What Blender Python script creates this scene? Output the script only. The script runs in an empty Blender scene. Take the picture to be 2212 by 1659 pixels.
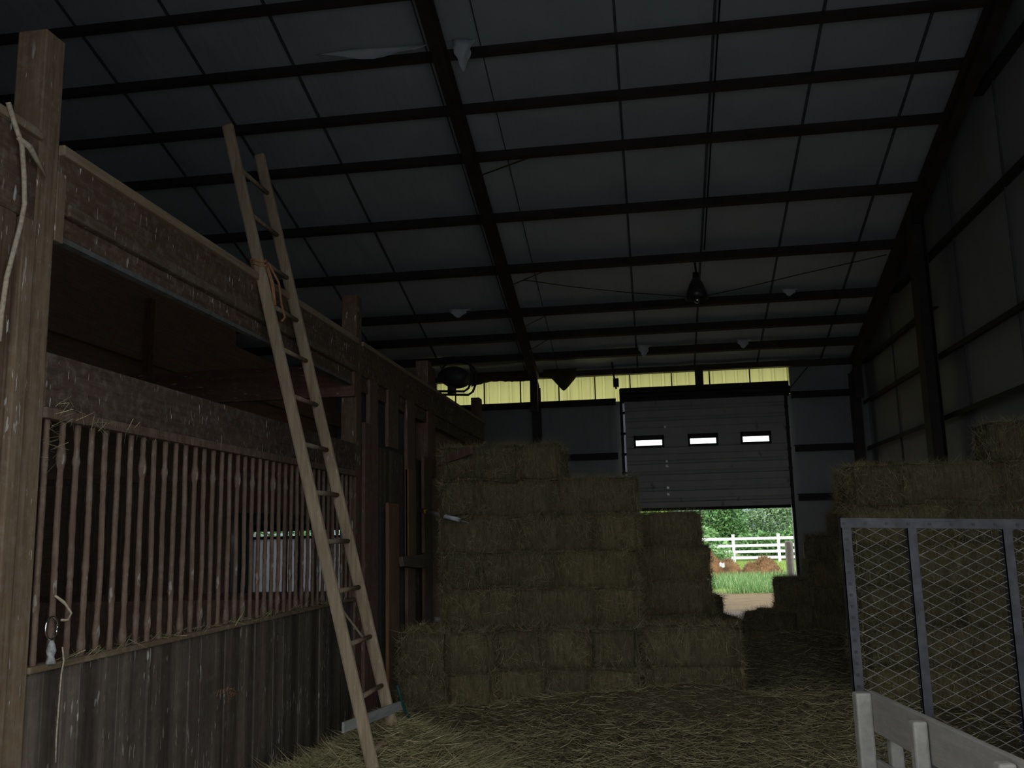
import bpy, bmesh, math, random
from mathutils import Vector, Matrix, noise
random.seed(7)
S = bpy.context.scene
COL = S.collection
ORG = {}                                   # world origin of every thing, for its parts

# ------------------------------------------------------------------ helpers
class MB:
    def __init__(s): s.v = []; s.f = []; s.m = []
    def quad(s, a, b, c, d, mi=0):
        n = len(s.v); s.v += [tuple(a), tuple(b), tuple(c), tuple(d)]; s.f.append((n, n+1, n+2, n+3)); s.m.append(mi)
    def obox(s, c, u, v, w, mi=0):
        c, u, v, w = Vector(c), Vector(u), Vector(v), Vector(w)
        n = len(s.v)
        for k in ((-1,-1,-1),(1,-1,-1),(1,1,-1),(-1,1,-1),(-1,-1,1),(1,-1,1),(1,1,1),(-1,1,1)):
            s.v.append(tuple(c + u*k[0] + v*k[1] + w*k[2]))
        fs = [(0,3,2,1),(4,5,6,7),(0,1,5,4),(1,2,6,5),(2,3,7,6),(3,0,4,7)]
        if u.cross(v).dot(w) < 0: fs = [f[::-1] for f in fs]
        s.f += [tuple(n+i for i in f) for f in fs]; s.m += [mi]*6
        return s
    def box(s, x0, y0, z0, x1, y1, z1, mi=0):
        return s.obox(((x0+x1)/2,(y0+y1)/2,(z0+z1)/2), (abs(x1-x0)/2,0,0), (0,abs(y1-y0)/2,0), (0,0,abs(z1-z0)/2), mi)
    def bar(s, p0, p1, w, h, side=(1,0,0), mi=0):
        p0, p1 = Vector(p0), Vector(p1); d = p1-p0
        u = Vector(side) - d*(Vector(side).dot(d)/d.length_squared); u.normalize()
        v = d.normalized().cross(u)
        return s.obox((p0+p1)/2, u*w/2, v*h/2, d/2, mi)
    def tube(s, pts, rad, n=8, cap=True, mi=0):
        pts = [Vector(p) for p in pts]
        rs = rad if isinstance(rad, (list, tuple)) else [rad]*len(pts)
        base = len(s.v); up = None
        for i, p in enumerate(pts):
            d = (pts[min(i+1, len(pts)-1)] - pts[max(i-1, 0)]).normalized()
            if up is None:
                up = Vector((0,0,1)) if abs(d.z) < .9 else Vector((1,0,0))
            u = (up - d*up.dot(d)).normalized(); up = u; w = d.cross(u)
            for k in range(n):
                a = 2*math.pi*k/n
                s.v.append(tuple(p + (u*math.cos(a) + w*math.sin(a))*rs[i]))
        for i in range(len(pts)-1):
            for k in range(n):
                a = base+i*n+k; b = base+i*n+(k+1) % n
                s.f.append((a, b, b+n, a+n)); s.m.append(mi)
        if cap:
            s.f.append(tuple(base+k for k in range(n))[::-1]); s.m.append(mi)
            e = base+(len(pts)-1)*n
            s.f.append(tuple(e+k for k in range(n))); s.m.append(mi)
        return s
    def lathe(s, c, prof, n=24, mi=0):                # prof: (radius, z) pairs about a vertical axis
        base = len(s.v)
        for r, z in prof:
            for k in range(n):
                a = 2*math.pi*k/n
                s.v.append((c[0]+r*math.cos(a), c[1]+r*math.sin(a), c[2]+z))
        for i in range(len(prof)-1):
            for k in range(n):
                a = base+i*n+k; b = base+i*n+(k+1) % n
                s.f.append((a, b, b+n, a+n)); s.m.append(mi)
        return s
    def grid(s, nu, nv, fn, mi=0):
        base = len(s.v)
        for i in range(nu+1):
            for j in range(nv+1): s.v.append(tuple(fn(i/nu, j/nv)))
        for i in range(nu):
            for j in range(nv):
                a = base+i*(nv+1)+j
                s.f.append((a, a+nv+1, a+nv+2, a+1)); s.m.append(mi)
        return s
    def build(s, name, mats, parent=None, smooth=False, bevel=0):
        o0 = ORG.get(parent.name, Vector()) if parent else Vector()
        me = bpy.data.meshes.new(name)
        me.from_pydata([(x-o0.x, y-o0.y, z-o0.z) for x, y, z in s.v], [], s.f)
        if not isinstance(mats, (list, tuple)): mats = [mats]
        for m in mats: me.materials.append(m)
        if len(mats) > 1: me.polygons.foreach_set('material_index', s.m)
        if smooth: me.polygons.foreach_set('use_smooth', [True]*len(me.polygons))
        me.update()
        o = bpy.data.objects.new(name, me); COL.objects.link(o)
        if parent: o.parent = parent; ORG[o.name] = o0
        if bevel:
            b = o.modifiers.new('edge', 'BEVEL'); b.width = bevel; b.segments = 2; b.limit_method = 'ANGLE'
        return o

def tag(o, label=None, cat=None, group=None, kind=None):
    if label: o['label'] = label
    if cat: o['category'] = cat
    if group: o['group'] = group
    if kind: o['kind'] = kind
    return o
def thing(name, label, cat, loc=(0,0,0), group=None):
    o = bpy.data.objects.new(name, None); COL.objects.link(o); o.location = loc
    o.empty_display_size = .2
    ORG[o.name] = Vector(loc)
    return tag(o, label, cat, group)
def clone(o, parent=None):
    c = o.copy(); COL.objects.link(c)
    if parent: c.parent = parent
    for ch in [x for x in o.children]: clone(ch, c)
    return c

# ------------------------------------------------------------------ materials
def mat(name, rough=.8, metal=0.0):
    m = bpy.data.materials.new(name); m.use_nodes = True
    nt = m.node_tree; b = nt.nodes['Principled BSDF']
    b.inputs['Roughness'].default_value = rough; b.inputs['Metallic'].default_value = metal
    b.inputs['Specular IOR Level'].default_value = .25
    return m, nt, b
def node(nt, t, **k):
    n = nt.nodes.new(t)
    for a, v in k.items():
        if a in n.inputs.keys(): n.inputs[a].default_value = v
        else: setattr(n, a, v)
    return n
def coords(nt, scale=(1,1,1), kind='Object'):
    tc = node(nt, 'ShaderNodeTexCoord'); mp = node(nt, 'ShaderNodeMapping')
    mp.inputs['Scale'].default_value = scale
    nt.links.new(tc.outputs[kind], mp.inputs['Vector'])
    return mp.outputs['Vector']
def ramp(nt, fac, stops):
    r = node(nt, 'ShaderNodeValToRGB'); e = r.color_ramp.elements
    while len(e) < len(stops): e.new(.5)
    for x, (p, c) in zip(e, stops): x.position = p; x.color = (*c, 1) if len(c) == 3 else c
    nt.links.new(fac, r.inputs['Fac']); return r.outputs['Color']
def nz(nt, vec, scale, detail=5, rough=.6):
    n = node(nt, 'ShaderNodeTexNoise', Scale=scale, Detail=detail, Roughness=rough)
    nt.links.new(vec, n.inputs['Vector']); return n.outputs['Fac']
def mix(nt, fac, a, b, mode='MIX'):
    m = node(nt, 'ShaderNodeMix', data_type='RGBA', blend_type=mode)
    for s, x in ((m.inputs['Factor'], fac), (m.inputs[6], a), (m.inputs[7], b)):
        if hasattr(x, 'is_linked'): nt.links.new(x, s)
        elif isinstance(x, (int, float)): s.default_value = x
        else: s.default_value = (*x, 1)
    return m.outputs[2]
def bump(nt, b, h, strength=.4, dist=.01):
    n = node(nt, 'ShaderNodeBump', Strength=strength, Distance=dist)
    nt.links.new(h, n.inputs['Height']); nt.links.new(n.outputs['Normal'], b.inputs['Normal'])
def plain(name, col, rough=.7, metal=0.0, var=.25, scale=6):
    m, nt, b = mat(name, rough, metal)
    f = nz(nt, coords(nt), scale)
    c2 = tuple(min(1, x*(1+var)) for x in col); c1 = tuple(x*(1-var) for x in col)
    nt.links.new(ramp(nt, f, [(.3, c1), (.7, c2)]), b.inputs['Base Color'])
    return m
def wood(name, dark, light, axis='z', streak=.0, dust=.0, rough=.85, tone=0):
    """weathered stained timber: grain along one axis, knots, droppings streaks, dust"""
    m, nt, b = mat(name, rough)
    g = {'x': (1.2, 22, 22), 'y': (22, 1.2, 22), 'z': (22, 22, 1.2)}[axis]
    grain = nz(nt, coords(nt, g), 1.6, 6, .65)
    blotch = nz(nt, coords(nt), 2.6, 4, .6)
    mid = tuple((a+c)/2 for a, c in zip(dark, light))
    c = ramp(nt, grain, [(.3, dark), (.5, mid), (.72, light)])
    c = mix(nt, ramp(nt, blotch, [(.35, (0,0,0)), (.7, (.55,)*3)]), c, dark)
    if dust:
        d = ramp(nt, nz(nt, coords(nt), 16, 6, .75), [(.48, (0,0,0)), (.72, (dust*.7,)*3)])
        c = mix(nt, d, c, (.36, .34, .28))
    if streak:
        s = {'x': (9, 44, 44), 'y': (40, 40, 9), 'z': (46, 46, 9)}[axis]
        f = ramp(nt, nz(nt, coords(nt, s), 1.0, 2, .5), [(.655, (0,0,0)), (.68, (1,1,1))])
        k = ramp(nt, nz(nt, coords(nt), 3.1, 3, .5), [(.42, (0,0,0)), (.6, (streak,)*3)])
        c = mix(nt, mix(nt, 1.0, f, k, 'MULTIPLY'), c, (.75, .76, .70))
    if tone:
        vo = node(nt, 'ShaderNodeTexNoise', Scale=1.0, Detail=0); nt.links.new(coords(nt, (.01, tone, .01)), vo.inputs['Vector'])
        c = mix(nt, 1.0, c, ramp(nt, vo.outputs['Fac'], [(.35, (.62,.60,.58)), (.5, (1,1,1)), (.65, (1.5,1.46,1.4))]), 'MULTIPLY')
    nt.links.new(c, b.inputs['Base Color'])
    bump(nt, b, grain, .5, .006)
    return m
M = {}
M['post']   = wood('post_timber', (.13,.085,.05), (.33,.245,.155), 'z', .9, .5)
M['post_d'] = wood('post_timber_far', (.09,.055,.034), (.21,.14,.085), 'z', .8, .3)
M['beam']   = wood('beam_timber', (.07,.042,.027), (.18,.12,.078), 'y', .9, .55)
M['beamtop']= wood('lit_beam_top', (.22,.16,.10), (.40,.31,.20), 'y', .2, .6)  # pale tone paints the light along the beam's top edge
M['header'] = wood('header_timber', (.055,.035,.025), (.14,.097,.07), 'y', .9, .5)
M['plank']  = wood('kick_planks', (.062,.052,.043), (.16,.132,.106), 'z', .5, .25, .85, 7)
M['red']    = wood('red_stained_board', (.11,.062,.048), (.235,.15,.115), 'z', .25, .3)
M['redx']   = wood('red_stained_rail', (.11,.055,.042), (.21,.12,.085), 'x', .3, .3)
M['orange'] = wood('bare_stud', (.17,.09,.045), (.32,.18,.09), 'z', .0, .2)
M['bar']    = wood('rusty_bar', (.105,.066,.046), (.235,.165,.118), 'z', .25, .4)
M['sill']   = wood('sill_timber', (.14,.10,.06), (.27,.20,.12), 'y', .1, .8)
M['inner']  = wood('stall_back_planks', (.24,.14,.10), (.42,.29,.22), 'y', .1, .4)
M['ladder'] = wood('ladder_timber', (.20,.15,.095), (.44,.355,.235), 'z', .25, .3)
M['greywood']=wood('pale_board', (.22,.235,.22), (.36,.375,.345), 'y', .0, .3)
M['white']  = wood('chalky_white_paint', (.17,.165,.15), (.255,.245,.22), 'y', .0, .35, .7)
M['steel']  = plain('dark_primer_steel', (.070,.055,.048), .6, 0, .3, 3)
M['girt']   = plain('girt_steel', (.035,.030,.028), .6, 0, .3, 3)
M['gatesteel']=plain('worn_black_steel', (.038,.039,.042), .5, .2, .5, 14)
M['mesh']   = plain('expanded_metal', (.18,.18,.16), .5, .2, .4, 30)
M['galv']   = plain('galvanised', (.45,.46,.47), .4, .8)
M['dark']   = plain('dark_enamel', (.02,.02,.02), .5)
M['tyre']   = plain('tyre_rubber', (.02,.02,.02), .9)
M['rope']   = plain('sisal_rope', (.42,.36,.26), .9, 0, .3, 60)
M['twine']  = plain('orange_twine', (.36,.19,.09), .9, 0, .3, 60)
M['pole']   = plain('white_pole', (.60,.62,.66), .6)
M['yellowtape'] = plain('yellow_tape', (.40,.26,.04), .6)
M['insulator'] = plain('white_plastic', (.8,.82,.85), .4, 0, .05)
M['greenrope'] = plain('green_hose', (.01,.05,.035), .5)
M['bag']    = plain('clear_wrap', (.34,.34,.33), .25, 0, .5, 40)
M['chrome'] = plain('chrome', (.8,.8,.8), .12, 1, .05)
M['wire']   = plain('wire', (.02,.02,.02), .6)
M['vinyl']  = plain('white_vinyl', (.90,.90,.90), .4, 0, .04)
M['torn']   = plain('torn_fibreglass', (.10,.08,.035), .95, 0, .5, 12)
M['flap']   = plain('torn_vinyl_facing', (.72,.76,.78), .6, 0, .1)

def insul(name, col):
    m, nt, b = mat(name, .55)
    n1 = nz(nt, coords(nt, (1, 1, 1)), 1.3, 4, .55)
    n2 = nz(nt, coords(nt, (3, .6, .6)), 2.2, 3, .5)
    c = ramp(nt, n1, [(.3, tuple(x*.86 for x in col)), (.7, col)])
    nt.links.new(c, b.inputs['Base Color']); bump(nt, b, n2, .35, .05)
    return m
M['insul'] = insul('white_vinyl_insulation', (.63,.685,.705))
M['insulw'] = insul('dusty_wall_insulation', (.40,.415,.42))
M['seam'] = plain('seam_and_fold_shade', (.12,.13,.14), .7)

def doorm():
    m, nt, b = mat('painted_door_steel', .5)
    n = nz(nt, coords(nt), 2.5, 5, .6)
    s = ramp(nt, nz(nt, coords(nt, (1.5,1,1)), 3.3, 3, .5), [(.66, (0,0,0)), (.72, (.5,)*3)])
    c = ramp(nt, n, [(.3, (.40,.41,.40)), (.7, (.50,.51,.48))])
    nt.links.new(mix(nt, s, c, (.10,.10,.09)), b.inputs['Base Color'])
    return m
M['door'] = doorm()
M['seal'] = plain('rubber_seal', (.015,.015,.015), .8)

def translucent(name, col, f=.75, stain=(.55,.5,.2)):
    m = bpy.data.materials.new(name); m.use_nodes = True; nt = m.node_tree; nt.nodes.clear()
    out = node(nt, 'ShaderNodeOutputMaterial'); t = node(nt, 'ShaderNodeBsdfTranslucent'); d = node(nt, 'ShaderNodeBsdfDiffuse')
    n = nz(nt, coords(nt, (7, 7, .5)), 1.2, 4, .6)
    c = ramp(nt, n, [(.3, tuple(x*.82 for x in col)), (.65, col)])
    nt.links.new(c, t.inputs['Color']); nt.links.new(c, d.inputs['Color'])
    mx = node(nt, 'ShaderNodeMixShader'); mx.inputs[0].default_value = f
    nt.links.new(d.outputs[0], mx.inputs[1]); nt.links.new(t.outputs[0], mx.inputs[2]); nt.links.new(mx.outputs[0], out.inputs[0])
    return m
M['yellow'] = translucent('yellowed_fibreglass', (.45,.425,.165), .85)
M['tinted'] = translucent('tinted_pane', (.46,.46,.49), .6)
M['strip'] = translucent('light_leak_strip', (.30,.31,.36), .7)
def glass():
    m = bpy.data.materials.new('clear_pane'); m.use_nodes = True; nt = m.node_tree; nt.nodes.clear()
    out = node(nt, 'ShaderNodeOutputMaterial'); t = node(nt, 'ShaderNodeBsdfTransparent', Color=(.95,.97,.97,1)); g = node(nt, 'ShaderNodeBsdfGlossy', Roughness=.05)
    mx = node(nt, 'ShaderNodeMixShader'); mx.inputs[0].default_value = .05
    nt.links.new(t.outputs[0], mx.inputs[1]); nt.links.new(g.outputs[0], mx.inputs[2]); nt.links.new(mx.outputs[0], out.inputs[0])
    return m
M['glass'] = glass()

def haymat(name, c1, c2, c3, island=False):
    m, nt, b = mat(name, .9)
    if island:
        r = node(nt, 'ShaderNodeNewGeometry').outputs['Random Per Island']
        c = ramp(nt, r, [(0, c1), (.55, c2), (1, c3)])
    else:
        f = nz(nt, coords(nt, (26, 26, 5)), 1.4, 7, .75)
        k = nz(nt, coords(nt), 3.5, 4, .6)
        c = ramp(nt, f, [(.3, tuple(x*.35 for x in c1)), (.5, c1), (.7, c2)])
        c = mix(nt, ramp(nt, k, [(.4, (0,0,0)), (.65, (.5,)*3)]), c, tuple(x*.55 for x in c1))
        bump(nt, b, f, .9, .03)
    oi = node(nt, 'ShaderNodeObjectInfo')
    tint = ramp(nt, oi.outputs['Random'], [(0, (.80,.80,.74)), (.5, (1,.98,.95)), (1, (1.15,1.08,.95))])
    nt.links.new(mix(nt, 1.0, c, tint, 'MULTIPLY'), b.inputs['Base Color'])
    return m
M['hay'] = haymat('packed_hay', (.19,.168,.095), (.30,.26,.155), (.42,.37,.23))
M['straw'] = haymat('hay_stalks', (.15,.135,.07), (.29,.26,.145), (.48,.44,.27), True)
M['strawpale'] = haymat('loose_hay_stalks', (.17,.16,.085), (.33,.31,.17), (.62,.60,.38), True)  # paler stalk colours for the loose hay

def leafm(name, a, b_, c_):
    m, nt, b = mat(name, .7)
    r = node(nt, 'ShaderNodeNewGeometry').outputs['Random Per Island']
    nt.links.new(ramp(nt, r, [(0, a), (.5, b_), (1, c_)]), b.inputs['Base Color'])
    return m
M['leaf_d'] = leafm('dark_leaves', (.06,.14,.045), (.12,.25,.075), (.17,.32,.11))
M['leaf_m'] = leafm('mid_leaves', (.10,.22,.07), (.19,.36,.13), (.33,.50,.21))
M['leaf_g'] = leafm('grey_green_leaves', (.16,.27,.14), (.28,.42,.22), (.36,.49,.28))
M['leaf_y'] = leafm('yellow_green_leaves', (.14,.24,.04), (.28,.42,.08), (.45,.58,.16))
M['grass'] = leafm('grass_blades', (.06,.16,.04), (.15,.30,.08), (.46,.58,.30))
M['drygrass'] = leafm('dry_grass', (.10,.06,.025), (.24,.15,.06), (.34,.27,.11))
M['bark'] = plain('bark', (.12,.09,.06), .9)
def ground_mat():
    m, nt, b = mat('meadow_ground', .95)
    f = nz(nt, coords(nt), 1.1, 6, .65); g = nz(nt, coords(nt), .18, 3, .5)
    c = ramp(nt, f, [(.3, (.05,.105,.014)), (.6, (.11,.18,.022)), (.75, (.15,.21,.04))])
    c = mix(nt, ramp(nt, g, [(.45, (0,0,0)), (.6, (.5,)*3)]), c, (.085,.14,.02))
    # bare trodden earth and straw just outside the far door and all round the near yard
    tc = node(nt, 'ShaderNodeTexCoord'); sp = node(nt, 'ShaderNodeSeparateXYZ'); nt.links.new(tc.outputs['Object'], sp.inputs[0])
    mr = node(nt, 'ShaderNodeMapRange'); mr.inputs[1].default_value = 27; mr.inputs[2].default_value = 28.5
    ad = node(nt, 'ShaderNodeMath', operation='MULTIPLY_ADD'); ad.inputs[1].default_value = 2.5
    nt.links.new(f, ad.inputs[0]); nt.links.new(sp.outputs['Y'], ad.inputs[2]); nt.links.new(ad.outputs[0], mr.inputs[0])
    earth = ramp(nt, nz(nt, coords(nt), 2.5, 6, .7), [(.3, (.075,.045,.025)), (.5, (.125,.085,.035)), (.7, (.155,.125,.055))])
    gravel = ramp(nt, nz(nt, coords(nt), 9, 5, .7), [(.3, (.25,.26,.28)), (.7, (.42,.44,.47))])
    m2 = node(nt, 'ShaderNodeMapRange'); m2.inputs[1].default_value = 3; m2.inputs[2].default_value = 19
    nt.links.new(sp.outputs['Y'], m2.inputs[0])
    earth = mix(nt, m2.outputs[0], gravel, earth)
    nt.links.new(mix(nt, mr.outputs[0], earth, c), b.inputs['Base Color'])
    return m
M['ground'] = ground_mat()
M['earth'] = plain('heaped_earth', (.155,.08,.036), .95, 0, .6, 2.6)
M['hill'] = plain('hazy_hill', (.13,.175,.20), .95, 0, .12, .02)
M['floor'] = plain('barn_dirt_floor', (.14,.115,.085), .95, 0, .4, 3)

# ------------------------------------------------------------------ camera
H = 1.65
cam = bpy.data.cameras.new('camera'); co = bpy.data.objects.new('camera', cam); COL.objects.link(co)
yaw, pit, rol = .147649, .164064, -.0232285
F = Vector((-math.sin(yaw)*math.cos(pit), math.cos(yaw)*math.cos(pit), math.sin(pit)))
R = Vector((math.cos(yaw), math.sin(yaw), 0)); U = R.cross(F)
R2 = R*math.cos(rol) + U*math.sin(rol); U2 = -R*math.sin(rol) + U*math.cos(rol)
co.matrix_world = Matrix(((R2.x, U2.x, -F.x, 0), (R2.y, U2.y, -F.y, 0), (R2.z, U2.z, -F.z, H), (0, 0, 0, 1)))
cam.sensor_width = 36; cam.lens = 1980.8/2212*36; cam.clip_start = .05; cam.clip_end = 1000
S.camera = co

# ------------------------------------------------------------------ barn shell
XL, XR, YN, YF, YR = -9.3, 4.6, 0.9, 20.0, 6.0
def zp(y): return 5.0 + .3*(20-y)                       # underside of the purlins on the far slope
def zc(y): return zp(y)+.22 if y >= YR else zp(YR)+.22 - .3*(YR-y)
b = MB(); b.grid(2, 2, lambda u, v: (XL+(XR-XL)*u, YN+(YF-YN)*v, 0))
tag(b.build('floor', M['floor']), 'earth floor of the barn under the loose hay', 'floor', kind='structure')

seams = [-7.05, -5.77, -4.49, -2.65, -1.93, -.18, 1.05, 2.38, 3.7]
def ceil(xs, mi, dz):
    c = MB()
    for x0, x1 in xs:
        n = max(1, round((x1-x0)/.32))
        for ya, yb, k in ((YN, YR, 4), (YR, YF, 44)):
            def fn(u, v, x0=x0, x1=x1, ya=ya, yb=yb):
                x = x0+(x1-x0)*u; y = ya+(yb-ya)*v
                sag = -.025*abs(math.sin(math.pi*u)) if ya == YR else 0
                return (x, y, zc(y)+dz+sag + .022*noise.noise((x*2.6, y*1.1, 0)))
            c.grid(n, k, fn, mi)
    return c
xs = [XL]+seams+[XR]
c = ceil(list(zip(xs[:-1], xs[1:])), 0, .03)
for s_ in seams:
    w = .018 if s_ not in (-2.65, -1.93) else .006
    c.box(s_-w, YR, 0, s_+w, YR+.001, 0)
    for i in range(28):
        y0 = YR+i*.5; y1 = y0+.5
        c.obox((s_, (y0+y1)/2, (zc(y0)+zc(y1))/2+.012), (w,0,0), (0,.25,-.075), (0,.003,.01), 1)  # dark strip paints the shade in the fold at each seam
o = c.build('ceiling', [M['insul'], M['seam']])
tag(o, 'pale sagging insulation under the sloping barn roof', 'ceiling', kind='structure')
rf = MB()                                                # weathertight roof sheet above it
for ya, yb in ((YN-.3, YR), (YR, YF+.3)):
    rf.quad((XL-.2, ya, zc(ya)+.14), (XR+.2, ya, zc(ya)+.14), (XR+.2, yb, zc(yb)+.14), (XL-.2, yb, zc(yb)+.14))
rf.build('roof_sheet', M['galv'], o)

# walls
DX0, DX1, DZ = -.60, 2.885, 4.62                         # overhead door opening
w = MB()
def wall_piece(x0, z0, x1, z1):
    w.box(x0, YF, z0, x1, YF+.12, z1)
wall_piece(XL, 0, -9.0, 5.4); wall_piece(-9.0, 0, -6.85, .53); wall_piece(-9.0, 2.02, -6.85, 5.4)
wall_piece(-6.85, 0, -4.7, 5.4); wall_piece(-4.7, 0, DX0, 4.5); wall_piece(-4.7, 5.14, 3.02, 5.4)
wall_piece(DX1, 0, 3.02, 4.5); wall_piece(3.02, 0, XR, 5.4)
tag(w.build('wall_far', M['insulw']), 'grey insulated far wall around the overhead door', 'wall', kind='structure')
w = MB()
n = 40
def rw(u, v):
    y = YN+(YF-YN)*u; top = zc(y)+.1
    return (XR-.02+.02*noise.noise((y*1.5, v*6, 3)), y, top*v)
w.grid(72, 20, rw)
o = w.build('wall_right', [M['insulw'], M['seam']]); tag(o, 'dusty insulated gable wall on the right', 'wall', kind='structure')
sm = MB()
for y in (17.6, 15.7, 13.76, 11.75, 9.8): sm.box(XR-.06, y-.012, 0, XR-.035, y+.012, zc(y))
sm.build('seam', M['seam'], o)
ot = MB(); ot.quad((XR+.08, YN, 0), (XR+.08, YF+.1, 0), (XR+.08, YF+.1, 12), (XR+.08, YN, 12)); ot.build('siding', M['galv'], o)
w = MB(); w.quad((XL, YN, 0), (XL, YF+.1, 0), (XL, YF+.1, 10), (XL, YN, 10))
tag(w.build('wall_left', M['insulw']), 'dark gable wall behind the stalls on the left', 'wall', kind='structure')
NX0, NX1, NZ = -2.1, 2.5, 4.0                           # the wide doorway the photographer stands in
w = MB()
w.box(XL, YN-.1, 0, NX0, YN, 7.9); w.box(NX1, YN-.1, 0, XR, YN, 7.9); w.box(NX0, YN-.1, NZ, NX1, YN, 7.9)
tag(w.build('wall_near', M['insulw']), 'near wall with the wide open doorway', 'wall', kind='structure')

# yellowed translucent light panel high in the far wall
y = MB()
prof = []
x = -4.72
while x < 3.12:
    prof += [(x, 0), (x+.10, 0), (x+.12, .025), (x+.16, .025), (x+.18, 0)]; x += .26
def yl(u, v):
    i = min(len(prof)-1, int(round(u*(len(prof)-1)))); return (prof[i][0], YF+.06+prof[i][1], 4.46+.72*v)
y.grid(len(prof)-1, 1, yl)
o = tag(y.build('window_1', M['yellow']), 'yellowed translucent corrugated light panel under the far eave', 'window', kind='structure')
lap = MB()
for x in (-4.27, -3.61, -2.79, -1.93, -1.13, -.36, .54, 1.35, 2.2): lap.box(x-.012, YF+.0, 4.47, x+.012, YF+.05, 5.15)
lap.build('lap_joint', plain('dark_lap_joint', (.10,.10,.04), .8), o)  # dark strips at the panel joints
# low tinted window in the far left corner, seen through the stall bars
o = tag(MB().box(-9.0, YF+.05, .53, -6.85, YF+.07, 1.72).build('window_2', M['tinted']), 'dim tinted window low in the far left corner beyond the stall bars', 'window', kind='structure')  # pane added; its grey tint sets the dim daylight of the opening
fr = MB()
fr.box(-9.0, YF-.02, 1.70, -6.85, YF+.1, 1.76); fr.box(-7.95, YF-.02, .53, -7.90, YF+.1, 2.02)
fr.build('window_frame', M['dark'], o)
MB().box(-9.0, YF+.0, 1.87, -6.85, YF+.1, 2.02).build('window_frame', M['dark'], o)
MB().box(-9.0, YF+.05, 1.76, -6.85, YF+.06, 1.87).build('pane', M['glass'], o)

# ------------------------------------------------------------------ roof steel
purl = [19.01, 18.14, 17.21, 15.73, 14.25, 12.78, 11.80, 10.83, 9.86, 8.9, 7.9]
ords = ['lowest', 'second', 'third', 'fourth', 'fifth', 'sixth', 'seventh', 'eighth', 'ninth', 'tenth', 'eleventh']
T = Vector((0, -1, .3)).normalized(); Nn = Vector((0, .3, 1)).normalized()
for i, py in enumerate(purl):
    p = MB()
    zb = zp(py)
    cx = (XL+4.36)/2; hx = (4.36-XL)/2
    base = Vector((cx, py, zb))
    p.obox(base+Nn*.10, (hx,0,0), T*.004, Nn*.10)                       # web
    p.obox(base+T*.035+Nn*.003, (hx,0,0), T*.035, Nn*.003)              # bottom flange
    p.obox(base-T*.035+Nn*.198, (hx,0,0), T*.035, Nn*.003)
    p.obox(base+T*.069+Nn*.012, (hx,0,0), T*.002, Nn*.012)              # lip
    o = p.build('roof_purlin', M['steel'])
    lab = 'dark steel roof purlin, %s counting up from the far eave' % ords[i]
    tag(o, lab, 'roof beam', 'purlins across the sloping roof')

def ibeam(mb, p0, p1, wid, dep, nrm, th=.012):
    p0, p1, nrm = Vector(p0), Vector(p1), Vector(nrm).normalized()
    d = p1-p0; side = d.cross(nrm).normalized(); m = (p0+p1)/2
    mb.obox(m, side*th/2, nrm*dep/2, d/2)
    mb.obox(m+nrm*(dep/2-th/2), side*wid/2, nrm*th/2, d/2)
    mb.obox(m-nrm*(dep/2-th/2), side*wid/2, nrm*th/2, d/2)
def frame(name, x, dep0, dep1, lab):
    t = thing(name, lab, 'steel frame', (x, 19.7, 0))
    r = MB()
    for k in range(6):
        ya = 19.75-(19.75-YR)*k/6; yb = 19.75-(19.75-YR)*(k+1)/6
        ibeam(r, Vector((x, ya, zp(ya)))-Nn*dep1/2, Vector((x, yb, zp(yb)))-Nn*dep1/2, .16, dep1, Nn)
    r.build('rafter', M['steel'], t)
    cmb = MB(); ibeam(cmb, (x, 19.7, 0), (x, 19.7, 4.85), .17, .26, (0, 1, 0)); cmb.build('column', M['steel'], t)
    hb = MB()
    hb.obox((x, 19.45, 4.72), (.006,0,0), (0,.16,.04), (0,0,.32)); hb.obox((x, 19.32, 4.62), (.08,0,0), (0,.05,.0), (0,.02,.36))
    hb.build('haunch_plate', M['steel'], t)
    return t
ft = frame('portal_frame', -2.4, 0, .24, 'dark steel portal frame down the middle of the roof, its column beside the hay')
for py, dx in ((12.78, .9), (15.73, .75), (17.21, .6), (18.14, .5)):
    bm_ = MB(); bm_.bar((-2.35, py, zp(py)-.22), (-2.4+dx, py, zp(py)+.03), .045, .006, (0,1,0)); bm_.build('flange_brace', M['steel'], ft)
fr_ = frame('portal_frame', 4.27, 0, .30, 'dark steel end frame running down the right wall corner')
# wall column and girts
wc = thing('wall_column', 'thick dark steel column midway along the right wall', 'column', (4.3, 14.57, 0))
q = MB(); ibeam(q, (4.27, 14.57, 0), (4.27, 14.57, zp(14.57)-.2), .30, .2, (1, 0, 0)); q.build('shaft', M['steel'], wc)
def girt(x0, y0, x1, y1, z, lab):
    g = MB()
    if abs(x1-x0) < .3: g.box(x0, y0, z-.006, x0+.17, y1, z+.006); g.box(x0-.003, y0, z-.07, x0+.004, y1, z+.006)
    else: g.box(x0, y0, z-.006, x1, y0+.17, z+.006); g.box(x0, y0-.003, z-.14, x1, y0+.004, z+.006)
    tag(g.build('wall_girt', M['girt']), lab, 'wall beam', 'girts along the barn walls')
for z, wd in ((7.25, 'top'), (5.82, 'second highest'), (4.22, 'middle'), (3.28, 'low')):
    girt(4.40, 6.0 if z < 7 else 6.0, 4.40, min(19.6, 20-(z-4.9)/.3), z, 'dark steel girt along the right wall, the %s one' % wd)
girt(4.40, 14.8, 4.40, 19.6, 5.03, 'short dark girt on the right wall between end column and thick column')
for z, wd in ((4.52, 'highest'), (3.39, 'middle'), (2.37, 'lowest')):
    girt(DX1+.12, 19.83, 4.4, 19.83, z, 'dark girt on the far wall right of the door, %s of three' % wd)
girt(-4.75, 19.83, DX0-.08, 19.83, 4.54, 'dark girt right below the yellow panel, left of the door')
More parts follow.
